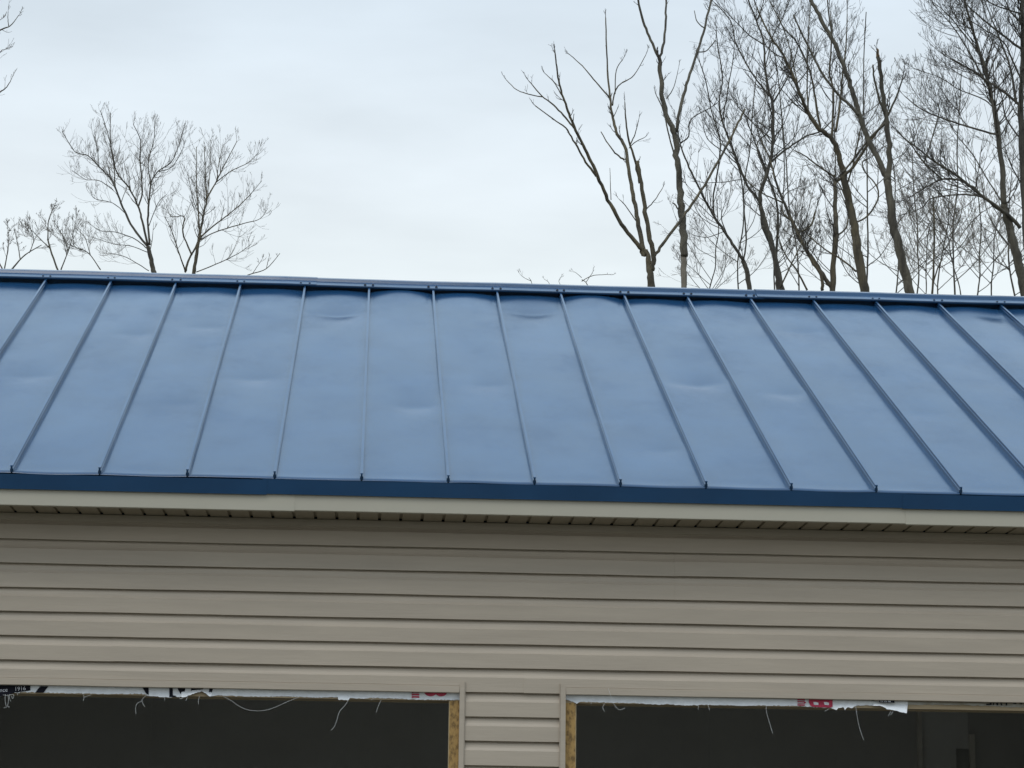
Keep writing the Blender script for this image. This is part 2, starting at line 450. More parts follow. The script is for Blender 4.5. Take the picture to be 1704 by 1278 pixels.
# --- door openings: channels, jamb boards, header
def jchannel_head(xa, xb):
    z = HEADJ
    pr = [(.270, z), (.2685, z+.002), (.2685, z+.0300), (.2758, z+.0303), (.2758, z+.0340), (.2748, z+.0352), (.2752, z+.0460), (.299, z+.046), (.299, z)]
    n = 14
    mm = MB(); mm.prism(pr, [(xa+(xb-xa)*i/n, 0, .0006*math.sin(i*1.7)) for i in range(n+1)])
    return mm.build('head_channel', VINYL, garage)
def jchannel_side(xi, xo):
    """xi = side towards the opening, xo = side towards the siding"""
    zt = HEADJ+.040
    mm = MB(); yf = .2655
    s = 1 if xo > xi else -1
    def P(x, y, z): return (x, y, z)
    for (ya, yb) in ((yf, .2995),):
        f = [(xi, zt-.018), (xo, zt+.010), (xo, 0.1), (xi, 0.1)]
        mm.poly([(x, yf, z) for x, z in f]); mm.poly([(x, yb, z) for x, z in reversed(f)])
        for i in range(4):
            a, b = f[i], f[(i+1) % 4]
            mm.poly([(a[0], yf, a[1]), (a[0], yb, a[1]), (b[0], yb, b[1]), (b[0], yf, b[1])])
    o = mm.build('side_channel', VINYL, garage)
    # thin outer return
    m2 = MB(); x1 = xo+s*.004
    m2.box(min(xo+s*.0005, x1), max(xo+s*.0005, x1), yf+.004, .2995, .1, zt+.012); m2.build('channel_flange', VINYL, o)
xs_i, xs_o = at(764, 1220, .266).x, at(772, 1220, .266).x
jchannel_head(XL0-.05, xs_i-.0015); jchannel_side(xs_i, xs_o)
ys_i, ys_o = at(941, 1220, .266).x, at(932.5, 1220, .266).x
jchannel_head(ys_i+.0015, XR1+.05); jchannel_side(ys_i, ys_o)
jchannel_side(XL0-.05, XL0-.075); jchannel_side(XR1+.05, XR1+.075)
for xa, xb in ((XL0, XL1), (XR0, XR1)):
    m = MB(); m.box(xa-.1, xb+.1, SY1+.0005, SY1+.14, HEAD+.0005, HEAD+.29); m.build('door_header', LUMBER, garage)
for x, s in ((XL1, 1), (XR0, -1), (XL0, -1), (XR1, 1)):
    m = MB(); a, b = sorted((x+s*.0015, x+s*.040)); m.box(a, b, SY1+.0005, SY1+.14, .1, HEAD-.0005); m.build('jamb_stud', LUMBER, garage)
    m = MB(); a, b = sorted((x-s*.0035, x)); m.box(a, b, SY0+.002, SY1-.001, .1, HEAD-.001); m.build('jamb_edge', PALEWOOD, garage)

# --- inside
YB = 2*YR - .35
CEIL = HEAD + .76
m = MB(); m.box(XW0, XW1, .46, YB, .02, .1); m.build('floor_slab', CONC, garage)
m = MB(); m.box(XW0, XW1, SY1+.14+.001, YB, CEIL, CEIL+.02); m.build('ceiling_board', DARKIN, garage)
for a, b in ((XW0+.001, XW0+.1), (XW1-.1, XW1-.001)):
    m = MB(); m.box(a, b, .46, YB, .1, CEIL-.001); m.build('end_wall_lining', DARKIN, garage)
YI = 6.6
def inx(px): return at(px, 1250, YI).x
dx0, dx1 = inx(1591), inx(1612)
dz = at(1600, 1246, YI).z
px_edges = [XW0+.1, inx(250), inx(700), inx(1180), inx(1532), dx0]
for i in range(5):
    m = MB(); m.box(px_edges[i]+.0004, px_edges[i+1]-.0004, YI, YI+.012, .1, CEIL-.001)
    m.build('back_wall_panel', DARKIN2 if i == 4 else DARKIN, garage)
m = MB(); m.box(dx0, dx1, YI, YI+.012, dz, CEIL-.001); m.build('back_wall_panel', DARKIN2, garage)
m = MB(); m.box(dx1+.002, XW1-.1, YI, YI+.012, .1, CEIL-.001); m.build('back_wall_panel', DARKIN, garage)
m = MB(); m.box(dx0-.1, dx1+.1, YI+.06, YI+.10, .1, dz+.1); m.build('inner_door', DARKIN, garage)
m = MB(); m.box(dx1, inx(1621), YI-.03, YI-.001, .1, at(1616, 1222, YI).z); m.build('door_post', DARKPOST, garage)
m = MB(); m.box(inx(1526), inx(1533), YI-.04, YI-.001, .1, CEIL-.002); m.build('wall_stud', DARKPOST, garage)
# outer shell: end walls, gables, rear wall
for x in (XW0, XW1):
    mm = MB()
    a, b = (x-.012, x) if x == XW0 else (x, x+.012)
    pts = [(SY0, .1), (SY0, F1), (.35, EAVE+.10), (YR, ZR-.06), (2*YR-.35, EAVE+.10), (2*YR-.3, .1)]
    mm.poly([(a, y, z) for y, z in pts]); mm.poly([(b, y, z) for y, z in reversed(pts)])
    for i in range(len(pts)):
        p, q = pts[i], pts[(i+1) % len(pts)]
        mm.poly([(a, p[0], p[1]), (b, p[0], p[1]), (b, q[0], q[1]), (a, q[0], q[1])])
    mm.build('end_wall', VINYL, garage)
m = MB(); m.box(XW0, XW1, 2*YR-.35, 2*YR-.3, .1, EAVE); m.build('rear_wall', VINYL, garage)
m = MB(); m.box(XW0-.02, XW1+.02, SY0+.005, 2*YR-.29, -.1, .099); m.build('foundation', CONC, garage)

# --- house wrap left showing under the head channels, torn along its lower edge
WY = .2975
def wrap_piece(low, z_top_px, y_off=0.0, fold=None):
    m = MB(); top = []; bot = []
    rr = random.Random(len(low)*31)
    # refine the torn edge
    pts = []
    for i in range(len(low)-1):
        (xa, ya), (xb, yb) = low[i], low[i+1]
        n = max(1, int(abs(xb-xa)/2.2))
        for j in range(n):
            t = j/n; pts.append((xa+(xb-xa)*t, ya+(yb-ya)*t + (rr.uniform(-.7, .7) if j else 0)))
    pts.append(low[-1])
    rows = 4; n0 = 0
    for px, py in pts:
        pt = at(px, z_top_px(px), WY)
        pb = at(px, py, WY-.001-(fold(px) if fold else 0))
        for r in range(rows):
            t = r/(rows-1)
            q = pt.lerp(pb, t)
            q.y = pt.y + (pb.y-pt.y)*t**1.5 - .0012*math.sin(px*.35+r)*t
            q.z = pt.z+(pb.z-pt.z)*t
            m.v.append((q.x, q.y, q.z))
    for i in range(len(pts)-1):
        for r in range(rows-1):
            a = i*rows+r; m.f.append((a, a+1, a+rows+1, a+rows)); m.mi.append(0)
    # second skin gives it thickness
    n0 = len(m.v)
    m.v += [(x, y+.0006, z) for x, y, z in m.v]
    m.f += [tuple(reversed([n0+i for i in f])) for f in list(m.f)]; m.mi += [0]*(len(m.f)-len(m.mi))
    return m
def zl(px): return 1138 + (px-0)*.0195        # hidden behind the channel
left_low = [(-60, 1153), (0, 1153), (33, 1153), (34, 1151.5), (36, 1152), (60, 1152), (70, 1152.5), (100, 1153.3), (140, 1154), (190, 1155), (226, 1154.5), (240, 1155), (246, 1158), (270, 1160), (282, 1160.5),
            (300, 1159.5), (306, 1160), (318, 1156), (336, 1150), (343, 1154), (349, 1159), (356, 1158), (362, 1157), (395, 1158.5), (420, 1159), (440, 1159.4), (480, 1158.8), (505, 1160), (520, 1161), (548, 1160), (562, 1160), (563, 1164.5), (580, 1165), (582, 1161.5), (605, 1163), (618, 1161), (640, 1162), (660, 1162.5), (684, 1163.8), (700, 1164.4), (764, 1164.8), (769, 1164.8)]
wrapl = wrap_piece(left_low, zl, fold=lambda p: .012 if 300 < p < 352 else (.006 if 560 < p < 584 else .0)).build('house_wrap', WRAPM, garage, smooth=True)
right_low = [(936, 1163), (942, 1164), (948, 1166), (956, 1169), (960, 1171), (964, 1168.5), (984, 1168), (1010, 1169), (1050, 1170), (1085, 1172), (1096, 1173), (1112, 1171.5), (1135, 1174), (1170, 1173), (1200, 1173.5), (1240, 1174.5), (1260, 1174), (1290, 1174.2), (1330, 1174.8), (1350, 1176.5), (1382, 1178), (1388, 1180),
             (1392, 1181.5), (1395, 1178), (1404, 1177), (1406, 1181.5), (1410, 1177), (1418, 1178.5), (1424, 1174.5), (1445, 1173.5), (1466, 1175), (1478, 1180.5), (1494, 1183), (1506, 1186.5), (1509, 1186.8), (1510.5, 1173)]
wrapr = wrap_piece(right_low, zl, fold=lambda p: .02 if 1452 < p < 1512 else (.008 if 1385 < p < 1425 else .0)).build('house_wrap', WRAPM, garage, smooth=True)
far_low = [(1510, 1173), (1560, 1172.8), (1610, 1173.5), (1650, 1175), (1680, 1177), (1704, 1176.5), (1800, 1179)]
WRAPOLD = mat('dusty_house_wrap', (.40, .39, .35), rough=.8, c2=(.22, .19, .14), vscale=30, stretch=(.4, 1, 1))
wrapf = wrap_piece(far_low, zl).build('house_wrap', WRAPOLD, garage, smooth=True, label='dusty grey strip of house wrap at the right door head')

def flat(parent, name, pts, mt, Y=WY-.0042):
    mm = MB(); P = [at(px, py, Y) for px, py in pts]
    mm.poly(P); return mm.build(name, mt, parent)
# print on the wrap; the tops are hidden by the channel
b = flat(wrapl, 'printed_block', [(-40, 1140), (50.5, 1141), (50.5, 1148.8), (34, 1151.2), (22, 1153.5), (10, 1158), (-40, 1158)], PRINTBLACK)
def text(parent, body, px, py, size_px, tilt, mt, Y=WY-.0052):
    cu = bpy.data.curves.new('lettering', 'FONT'); cu.body = body; cu.size = size_px/355.0
    to = bpy.data.objects.new('lettering_tmp', cu); C.objects.link(to)
    bpy.context.view_layer.update()
    me = bpy.data.meshes.new_from_object(to.evaluated_get(bpy.context.evaluated_depsgraph_get()))
    bpy.data.objects.remove(to)
    p = at(px, py, Y)
    me.transform(Matrix.Translation(p) @ Matrix.Rotation(tilt, 4, 'Y') @ Matrix.Rotation(math.pi/2, 4, 'X'))
    me.materials.clear(); me.materials.append(mt)
    return link('lettering', me, parent)
WHITEPRINT = mat('white_print', (.55, .55, .58), rough=.6)
text(wrapl, 'since', -6.5, 1152.2, 9.5, -.10, WHITEPRINT); text(wrapl, '1916', 24, 1149.8, 9.5, -.10, WHITEPRINT)
flat(wrapl, 'lettering', [(67, 1142), (80.5, 1142), (72.5, 1152.5), (58.5, 1152.5)], PRINTBLACK)
flat(wrapl, 'lettering', [(237, 1144), (247, 1144), (247.5, 1156.5), (244, 1155.3)], PRINTBLACK)
flat(wrapl, 'lettering', [(281.7, 1145), (287.5, 1145), (287.5, 1157), (293, 1158), (293, 1160), (281.7, 1159.7)], PRINTBLACK)
flat(wrapl, 'lettering', [(295, 1145), (308.2, 1145), (306.5, 1158.5), (302.5, 1158.2)], PRINTBLACK)
flat(wrapl, 'lettering', [(318, 1145), (340, 1145), (333, 1150), (315, 1155), (314.5, 1153.5), (318, 1151.5)], PRINTBLACK)
flat(wrapl, 'lettering', [(348.5, 1146), (354.5, 1146), (350.5, 1157), (346.5, 1156)], PRINTBLACK)
for i in range(3):
    y = 1150 + i*4.1
    flat(wrapl, 'lettering', [(685.2, y), (697.6, y+.2), (697.6, y+3.0), (690, y+2.4), (685.2, y+3.4)], PRINTRED)
def lobe(cx, cy, rx, ry, y0):
    return [(cx+rx*math.cos(t), max(cy+ry*math.sin(t), y0)) for t in [math.pi*i/12 for i in range(13)]]
flat(wrapl, 'lettering', [(736, 1149), ][0:0] + lobe(716.5, 1151, 10.5, 7.6, 1150), PRINTRED)
flat(wrapl, 'lettering', lobe(734, 1151.3, 10, 7.4, 1150), PRINTRED, WY-.0046)
for a, b2 in ((1163, 1165.3), (1166.6, 1168.3), (1169.8, 1170.7), (1172, 1174)):
    flat(wrapr, 'lettering', [(1327, a), (1339.5, a+.3), (1339.5, b2+.4), (1327, b2)], PRINTRED)
flat(wrapr, 'lettering', [(1338, 1168), (1341, 1168), (1341, 1170), (1338, 1170)], PRINTRED)
flat(wrapr, 'lettering', [(1346, 1163), (1385.5, 1164), (1385.5, 1175.6), (1382, 1177.6), (1352, 1176.2), (1348.5, 1174), (1346, 1169)], PRINTRED)
for a in (1353.5, 1371):
    flat(wrapr, 'lettering', [(a, 1168.2), (a+4, 1168.0), (a+8.5, 1169.4), (a+8.3, 1173.2), (a+1, 1172.6)], WRAPM, WY-.0052)
flat(wrapr, 'printed_block', [(1463, 1162), (1488.5, 1162.6), (1488.5, 1169.6), (1463, 1168.7)], PRINTBLACK, WY-.022)
text(wrapr, '10 25 46', 1464.5, 1168.0, 5.2, .02, WHITEPRINT, WY-.023)
flat(wrapr, 'lettering', [(1449, 1164), (1455, 1164.4), (1455, 1166), (1451, 1166)], PRINTBLACK, WY-.022)
for pts in ([(1641, 1169.6), (1647, 1169.4), (1647.4, 1166), (1650.2, 1166), (1650, 1171.5), (1641.3, 1171.6)], [(1652, 1171.6), (1653, 1166), (1655, 1166), (1654, 1171.7)],
            [(1657.5, 1166), (1661.5, 1166), (1661, 1172.2), (1658.3, 1172.2)], [(1664, 1166), (1666, 1166), (1668, 1172.4), (1665.6, 1172.2)], [(1673.8, 1167), (1676, 1167), (1676, 1172.4), (1673.5, 1172.3)],
            [(1683, 1167.5), (1692, 1167.5), (1691, 1170), (1687, 1169.6)], [(1695, 1167.5), (1702, 1168), (1700.5, 1170.4), (1697, 1169.6)]):
    flat(wrapf, 'lettering', [(x, y+1.6) for x, y in pts], PRINTBLACK)
# loose threads of the torn wrap
def thread(parent, pts, w=.8, Y=WY-.008):
    P = [at(x, y, Y-.002*i) for i, (x, y) in enumerate(pts)]
    P = smooth_poly(P, 4)
    mm = MB(); mm.tube(P, [w*.0009]*len(P), 4); mm.build('loose_thread', THREAD, parent)
def smooth_poly(P, n):  # rounded path through the points
    out = []
    for i in range(len(P)-1):
        p0 = P[max(i-1, 0)]; p1 = P[i]; p2 = P[i+1]; p3 = P[min(i+2, len(P)-1)]
        for j in range(n):
            t = j/n
            out.append(.5*((2*p1)+(p2-p0)*t+(2*p0-5*p1+4*p2-p3)*t*t+(3*p1-p0-3*p2+p3)*t**3))
    out.append(P[-1]); return out
TL = [[(9, 1155), (8.5, 1163), (9.5, 1172), (10.5, 1175)], [(13, 1156), (14, 1163), (13.5, 1170), (13, 1175), (16, 1177)], [(16, 1156), (15.5, 1161), (18.5, 1167.5)], [(5, 1156.5), (12, 1157), (18, 1156), (22, 1156), (23, 1158), (21, 1163), (19, 1158)],
      [(6, 1178), (9, 1176.8), (12, 1176)], [(24, 1152.5), (28, 1153), (29.5, 1157)], [(138, 1155), (140, 1160), (138.5, 1166)], [(152, 1156), (146, 1158), (141, 1160)], [(247, 1155), (240, 1160), (236, 1166.5), (241, 1176)], [(237, 1166), (229, 1170), (226, 1176), (226, 1188)],
      [(274, 1160), (274, 1166)], [(332, 1159), (330, 1166), (330.5, 1172)], [(312, 1160), (309, 1166)], [(372, 1159), (385, 1166), (398, 1175), (412, 1181), (430, 1183), (445, 1181), (460, 1176), (475, 1169), (497, 1160)],
      [(580, 1164), (574, 1174), (565, 1184), (560, 1200), (556, 1210), (551, 1215)], [(634, 1165), (630, 1174), (626, 1185)], [(624, 1161), (617, 1165)], [(298, 1160), (301, 1163), (306, 1160)]]
TR = [[(1012, 1145), (1015, 1154), (1018, 1163), (1022, 1172), (1030, 1181), (1040, 1178)], [(1006, 1171), (1003, 1177), (1006, 1184)], [(1162, 1173), (1162, 1181)], [(1178, 1173), (1181, 1182)], [(1275, 1175), (1275.5, 1185), (1280, 1201), (1286, 1221)],
      [(1424, 1174), (1426, 1190), (1430, 1210), (1437, 1231)], [(1482, 1184), (1478, 1192)], [(1486, 1184), (1482, 1190)], [(985, 1168), (983, 1172)], [(1380, 1179), (1372, 1184)]]
for t in TL: thread(wrapl, t, .75)
for t in TR: thread(wrapr, t, .75, WY-.03)

# ------------------------------------------------------------------ trees (bare, early spring)
UPV = Vector((0, 0, 1))
def conv(reg, pts):
    ox, oy, s = reg
    return [(ox+x*s, oy+y*s) for x, y in pts]
R5 = (0, 0, 500/1331); R6 = (820, 0, 430/1099); R7 = (1130, 0, 350/895); R8 = (1400, 0, 304/777); PX = (0, 0, 1)

def grow(mb, p, d, ln, r, rnd, level, maxl, up=.09, wig=.065, sides=3, kids=(2, 5)):
    n = 5 if level == 0 else 4
    pts = [p.copy()]; dd = d.normalized()
    for i in range(n):
        dd = (dd + Vector((rnd.gauss(0, wig), rnd.gauss(0, wig), rnd.gauss(0, wig))) + UPV*up).normalized()
        pts.append(pts[-1] + dd*(ln/n))
    rad = [max(r*(1-.75*i/n), RMIN) for i in range(n+1)]
    mb.tube(pts, rad, sides, tip=False)
    if level < maxl:
        for q in range(rnd.randint(*kids)):
            t = rnd.uniform(.2, .95); i = min(int(t*n), n-1)
            b = pts[i].lerp(pts[i+1], t*n-i); dv = (pts[i+1]-pts[i]).normalized()
            ax = dv.orthogonal().normalized(); ax.rotate(Matrix.Rotation(rnd.uniform(0, 6.283), 3, dv))
            nd = (dv*math.cos(.75) + ax*math.sin(rnd.uniform(.45, .95)))
            grow(mb, b, nd, ln*rnd.uniform(.35, .65)*(1-.4*t), r*.6, rnd, level+1, maxl, up, wig, 3, kids)
RMIN = .003

def tree(name, label, Y, reg, trunk, limbs, group=None, cat='tree', bark_m=None, twig_m=None, twigs=10, tw_len=1.0, tw_lv=2, rmin=.003, up=.16, seed=0,
         trunk_m=None, tip_twigs=1, kids=(2, 5), spawn0=.2, spread=.35, low_start=0.25):
    """trunk, limbs: ([(x,y)...] photo pixels of the sketch, width px at start, at end)"""
    global RMIN
    RMIN = rmin*.7; rnd = random.Random(seed*101+17)
    z0 = (at(852, 400, Y)-CAM).length; mpp = z0/4048.6
    tp, w0, w1 = trunk
    tpx = conv(reg, tp)
    base = at(*tpx[0], Y)
    root = thing(name, label, cat, (base.x, Y, 0), group)
    P = [at(x, y, Y) for x, y in tpx]
    d0 = (P[1]-P[0])
    foot = Vector((base.x-d0.x/max(d0.z, .3)*base.z*.2, Y, -.15))
    ctl = P[0] - d0.normalized()*(base.z*.45)
    low = []
    NL = 6
    for i in range(NL):
        t = i/NL
        low.append(foot*(1-t)**2 + ctl*(2*t*(1-t)) + P[0]*t*t)
    T = [low[0]]
    for i in range(1, NL): T.append(low[i])
    nlow = NL-1
    T = T + smooth_poly(P, 5); n = len(T)
    sc_ = reg[2]
    rad = []
    for i in range(n):
        if i <= nlow: rad.append(mpp*w0*sc_*.5*(1.4-.4*i/(nlow+1)))
        else: rad.append(mpp*.5*sc_*(w0+(w1-w0)*(i-nlow)/max(1, n-1-nlow)))
    rad = [r*rnd.uniform(.93, 1.08) for r in rad]
    T = [T[0]] + [p + Vector((rnd.gauss(0, .12), rnd.gauss(0, .12), 0))*rad[i] for i, p in enumerate(T[1:], 1)]
    tm = MB(); tm.tube(T, rad, 9); tm.build('trunk', trunk_m or bark_m or BARK, root, smooth=True)
    tw = MB()
    def sprout(pts, rad, dens, length, s0):
        L_ = sum((pts[i+1]-pts[i]).length for i in range(len(pts)-1))
        cnt = int(dens*1.25*L_+.5)
        for _ in range(cnt):
            t = rnd.uniform(s0, 1)**.85; f = t*(len(pts)-1); i = min(int(f), len(pts)-2)
            b = pts[i].lerp(pts[i+1], f-i); dv = (pts[i+1]-pts[i]).normalized()
            ax = dv.orthogonal().normalized(); ax.rotate(Matrix.Rotation(rnd.uniform(0, 6.283), 3, dv))
            a = rnd.uniform(.5, 1.1)
            grow(tw, b, dv*math.cos(a)+ax*math.sin(a), length*rnd.uniform(.35, 1.1)*(1.15-.8*t), min(rad[i]*.45, .007+.004*length), rnd, 0, tw_lv, up, kids=kids)
    for li, lm in enumerate(limbs):
        lp, a, b = lm[:3]; opt = lm[3] if len(lm) > 3 else {}
        lpx = conv(opt.get('reg', reg), lp); s_ = opt.get('reg', reg)[2]
        dy = opt.get('dy', rnd.uniform(-spread, spread)); y0 = opt.get('y0', 0)
        tot = sum(math.hypot(lpx[i+1][0]-lpx[i][0], lpx[i+1][1]-lpx[i][1]) for i in range(len(lpx)-1)); acc = 0; Q = []
        for i, (x, y) in enumerate(lpx):
            if i: acc += math.hypot(x-lpx[i-1][0], y-lpx[i-1][1])
            Q.append(at(x, y, Y + y0 + dy*acc*mpp))
        Q = smooth_poly(Q, 5); n = len(Q)
        rd = [max(rmin, mpp*.5*s_*(a+(b-a)*i/(n-1))*rnd.uniform(.93, 1.07)) for i in range(n)]
        Q = [Q[0]] + [q + Vector((rnd.gauss(0, .2), rnd.gauss(0, .2), rnd.gauss(0, .2)))*rd[i] for i, q in enumerate(Q[1:], 1)]
        lmsh = MB(); lmsh.tube(Q, rd, 7); lmsh.build('limb', opt.get('mat', bark_m or BARK), root, smooth=True)
        dn = opt.get('tw', twigs)
        if dn: sprout(Q, rd, dn, opt.get('len', tw_len), opt.get('s0', spawn0))
        if tip_twigs and opt.get('tip', 1) and dn:
            for _ in range(2):
                dv = (Q[-1]-Q[-3]).normalized(); grow(tw, Q[-1], dv, tw_len*rnd.uniform(.2, .45), rd[-1]*.8, rnd, 0, tw_lv, up, kids=kids)
    sprout(T[len(T)*2//3:], rad[len(T)*2//3:], twigs*.35, tw_len, low_start)
    if tw.v: tw.build('twigs', twig_m or TWIG, root, kind='stuff')
    return root

# --- left of the roof
tree('bare_tree', 'rounded bare tree with three ascending limbs above the left end of the roof', 30, R5, ([(680, 1205), (668, 1150), (655, 1090)], 22, 17), [
    ([(655, 1095), (590, 1010), (545, 920), (510, 830), (490, 790), (440, 740), (390, 690), (330, 670), (275, 580)], 11, 3),
    ([(655, 1090), (630, 980), (610, 910), (570, 830), (520, 770), (500, 690), (480, 600), (445, 490)], 10, 3),
    ([(663, 1085), (655, 990), (660, 900), (670, 810), (700, 760), (770, 700), (820, 545)], 10, 3),
    ([(612, 915), (630, 850), (620, 700), (622, 620), (590, 550)], 8, 3), ([(670, 820), (655, 720), (680, 630), (687, 530)], 5, 3),
    ([(510, 830), (505, 740), (490, 640), (490, 500)], 6, 3), ([(440, 740), (430, 660), (415, 600)], 4, 3), ([(500, 840), (440, 800), (380, 795), (320, 755)], 4, 2),
    ([(700, 760), (760, 740), (810, 660), (815, 620)], 4, 2), ([(650, 1100), (600, 1060), (520, 1030), (440, 1020), (385, 980)], 5, 2),
    ([(660, 1120), (580, 1090), (500, 1080), (410, 1050)], 4, 2), ([(660, 1000), (700, 900), (740, 860)], 4, 2), ([(560, 950), (500, 900), (420, 880), (405, 850)], 4, 2),
    ([(660, 1200), (560, 1140), (480, 1120)], 4, 2)],
    bark_m=BARKDARK, twig_m=TWIGP, twigs=12, tw_len=.82, tw_lv=2, rmin=.0026, up=.2, tip_twigs=0, seed=1, kids=(1, 3), spread=.6)
tree('bare_tree', 'smaller bare tree leaning right, at the right edge of the left hand pair', 31, R5, ([(858, 1210), (872, 1120), (885, 1040)], 17, 13), [
    ([(885, 1040), (900, 960), (915, 880), (910, 790), (905, 650)], 11, 3), ([(915, 880), (960, 800), (1000, 720), (1050, 625)], 7, 3),
    ([(888, 1050), (960, 990), (1050, 920), (1110, 860), (1160, 800)], 7, 2), ([(878, 1070), (950, 1030), (1080, 990), (1150, 970), (1185, 925)], 6, 2),
    ([(820, 1205), (840, 1145), (880, 1060), (880, 950), (870, 800), (870, 650)], 10, 3), ([(850, 1130), (810, 1030), (815, 960), (760, 960), (735, 910)], 8, 2),
    ([(820, 1200), (790, 1110), (760, 1020), (730, 960)], 7, 2), ([(955, 810), (1020, 760), (1100, 720), (1145, 675)], 5, 2), ([(960, 800), (970, 720), (990, 640)], 4, 2),
    ([(870, 1205), (980, 1160), (1060, 1120), (1115, 1080)], 5, 2), ([(900, 960), (860, 900), (830, 760)], 5, 2), ([(915, 880), (930, 760), (930, 620)], 4, 2)],
    bark_m=BARKYEL, twig_m=TWIGP, twigs=12, tw_len=.80, tw_lv=2, rmin=.0026, up=.2, tip_twigs=0, seed=2, kids=(1, 3), spread=.6)
tree('bare_tree', 'faint low treetop with spreading pale twigs at far left above the ridge', 36, R5, ([(255, 1195), (225, 1110), (212, 1060)], 8, 7), [
    ([(212, 1060), (215, 980), (235, 925)], 6, 3), ([(220, 1100), (170, 1050), (130, 1010)], 5, 2), ([(270, 1195), (310, 1090), (335, 985)], 6, 2),
    ([(445, 1195), (390, 1120), (320, 1090), (250, 1050)], 5, 2), ([(400, 1130), (380, 1060), (355, 1030)], 4, 2), ([(300, 1110), (280, 1050), (250, 1000)], 4, 2)],
    bark_m=BARK, twig_m=TWIGP, twigs=10, tw_len=.7, tw_lv=2, rmin=.0036, up=.15, seed=3, spread=.6)
tree('bare_tree', 'faint leaning treetop at the very left edge above the ridge', 37, R5, ([(55, 1190), (110, 1130), (185, 1085)], 8, 3), [
    ([(20, 1190), (35, 1100), (35, 1020)], 6, 2), ([(90, 1150), (80, 1090), (70, 1045)], 5, 2), ([(10, 1190), (-40, 1080), (-60, 960)], 6, 2), ([(130, 1120), (150, 1060), (130, 1000)], 4, 2)],
    bark_m=BARK, twig_m=TWIGP, twigs=10, tw_len=.6, tw_lv=2, rmin=.0036, up=.15, seed=4, spread=.6)
tree('bare_tree', 'low twiggy branch tip curving up beside the smaller left hand tree', 33, R5, ([(1060, 1235), (1110, 1214), (1180, 1190), (1240, 1122)], 6, 2.5), [
    ([(1120, 1210), (1140, 1180), (1160, 1150)], 3, 2), ([(1180, 1190), (1185, 1165), (1190, 1145)], 3, 2)], bark_m=BARK, twig_m=TWIGP, twigs=4, tw_len=.35, tw_lv=1, rmin=.0033, seed=5)
tree('bare_tree', 'tree mostly outside the frame, its branch tips crossing the upper left edge', 22, R5, ([(-330, 1205), (-320, 800), (-300, 400), (-280, 100)], 30, 12), [
    ([(-310, 600), (-200, 380), (-80, 200), (0, 134), (45, 115), (85, 65)], 14, 2.5, {'tw': 2}), ([(-60, 180), (-10, 100), (5, 85)], 5, 2, {'tw': 2}), ([(38, 115), (35, 80), (36, 50)], 4, 2, {'tw': 1}),
    ([(-315, 700), (-180, 540), (-60, 450), (0, 408), (30, 385), (52, 348)], 12, 2.5, {'tw': 2}), ([(-150, 520), (-60, 320), (0, 232), (14, 220)], 8, 2, {'tw': 2}), ([(-300, 400), (-180, 200), (-120, 0)], 10, 3),
    ([(-290, 250), (-380, 100), (-420, -100)], 10, 3)], bark_m=BARK, twig_m=TWIGP, twigs=3, tw_len=.4, tw_lv=1, rmin=.003, seed=6)
tree('bare_tree', 'distant treetop barely showing over the middle of the ridge', 60, PX, ([(980, 480), (975, 470), (968, 465)], 1.6, 1.1), [
    ([(968, 468), (985, 459), (1005, 457), (1017, 457)], 1.5, .7), ([(975, 470), (985, 455), (987, 450)], 1.1, .6), ([(968, 462), (960, 455), (955, 452)], 1.0, .6)],
    bark_m=BARK, twig_m=TWIGP, twigs=2.2, tw_len=.4, tw_lv=1, rmin=.0042, seed=7)
tree('bare_tree', 'tiny distant twig tips left of the middle treetop, over the ridge', 62, PX, ([(886, 478), (884, 468), (880, 462)], 1.2, .8), [
    ([(884, 468), (872, 462), (866, 457)], .9, .6), ([(935, 478), (930, 468), (934, 460)], .9, .6), ([(915, 478), (913, 470), (908, 466)], .9, .6)],
    bark_m=BARK, twig_m=TWIGP, twigs=2, tw_len=.4, tw_lv=1, rmin=.0042, seed=8)

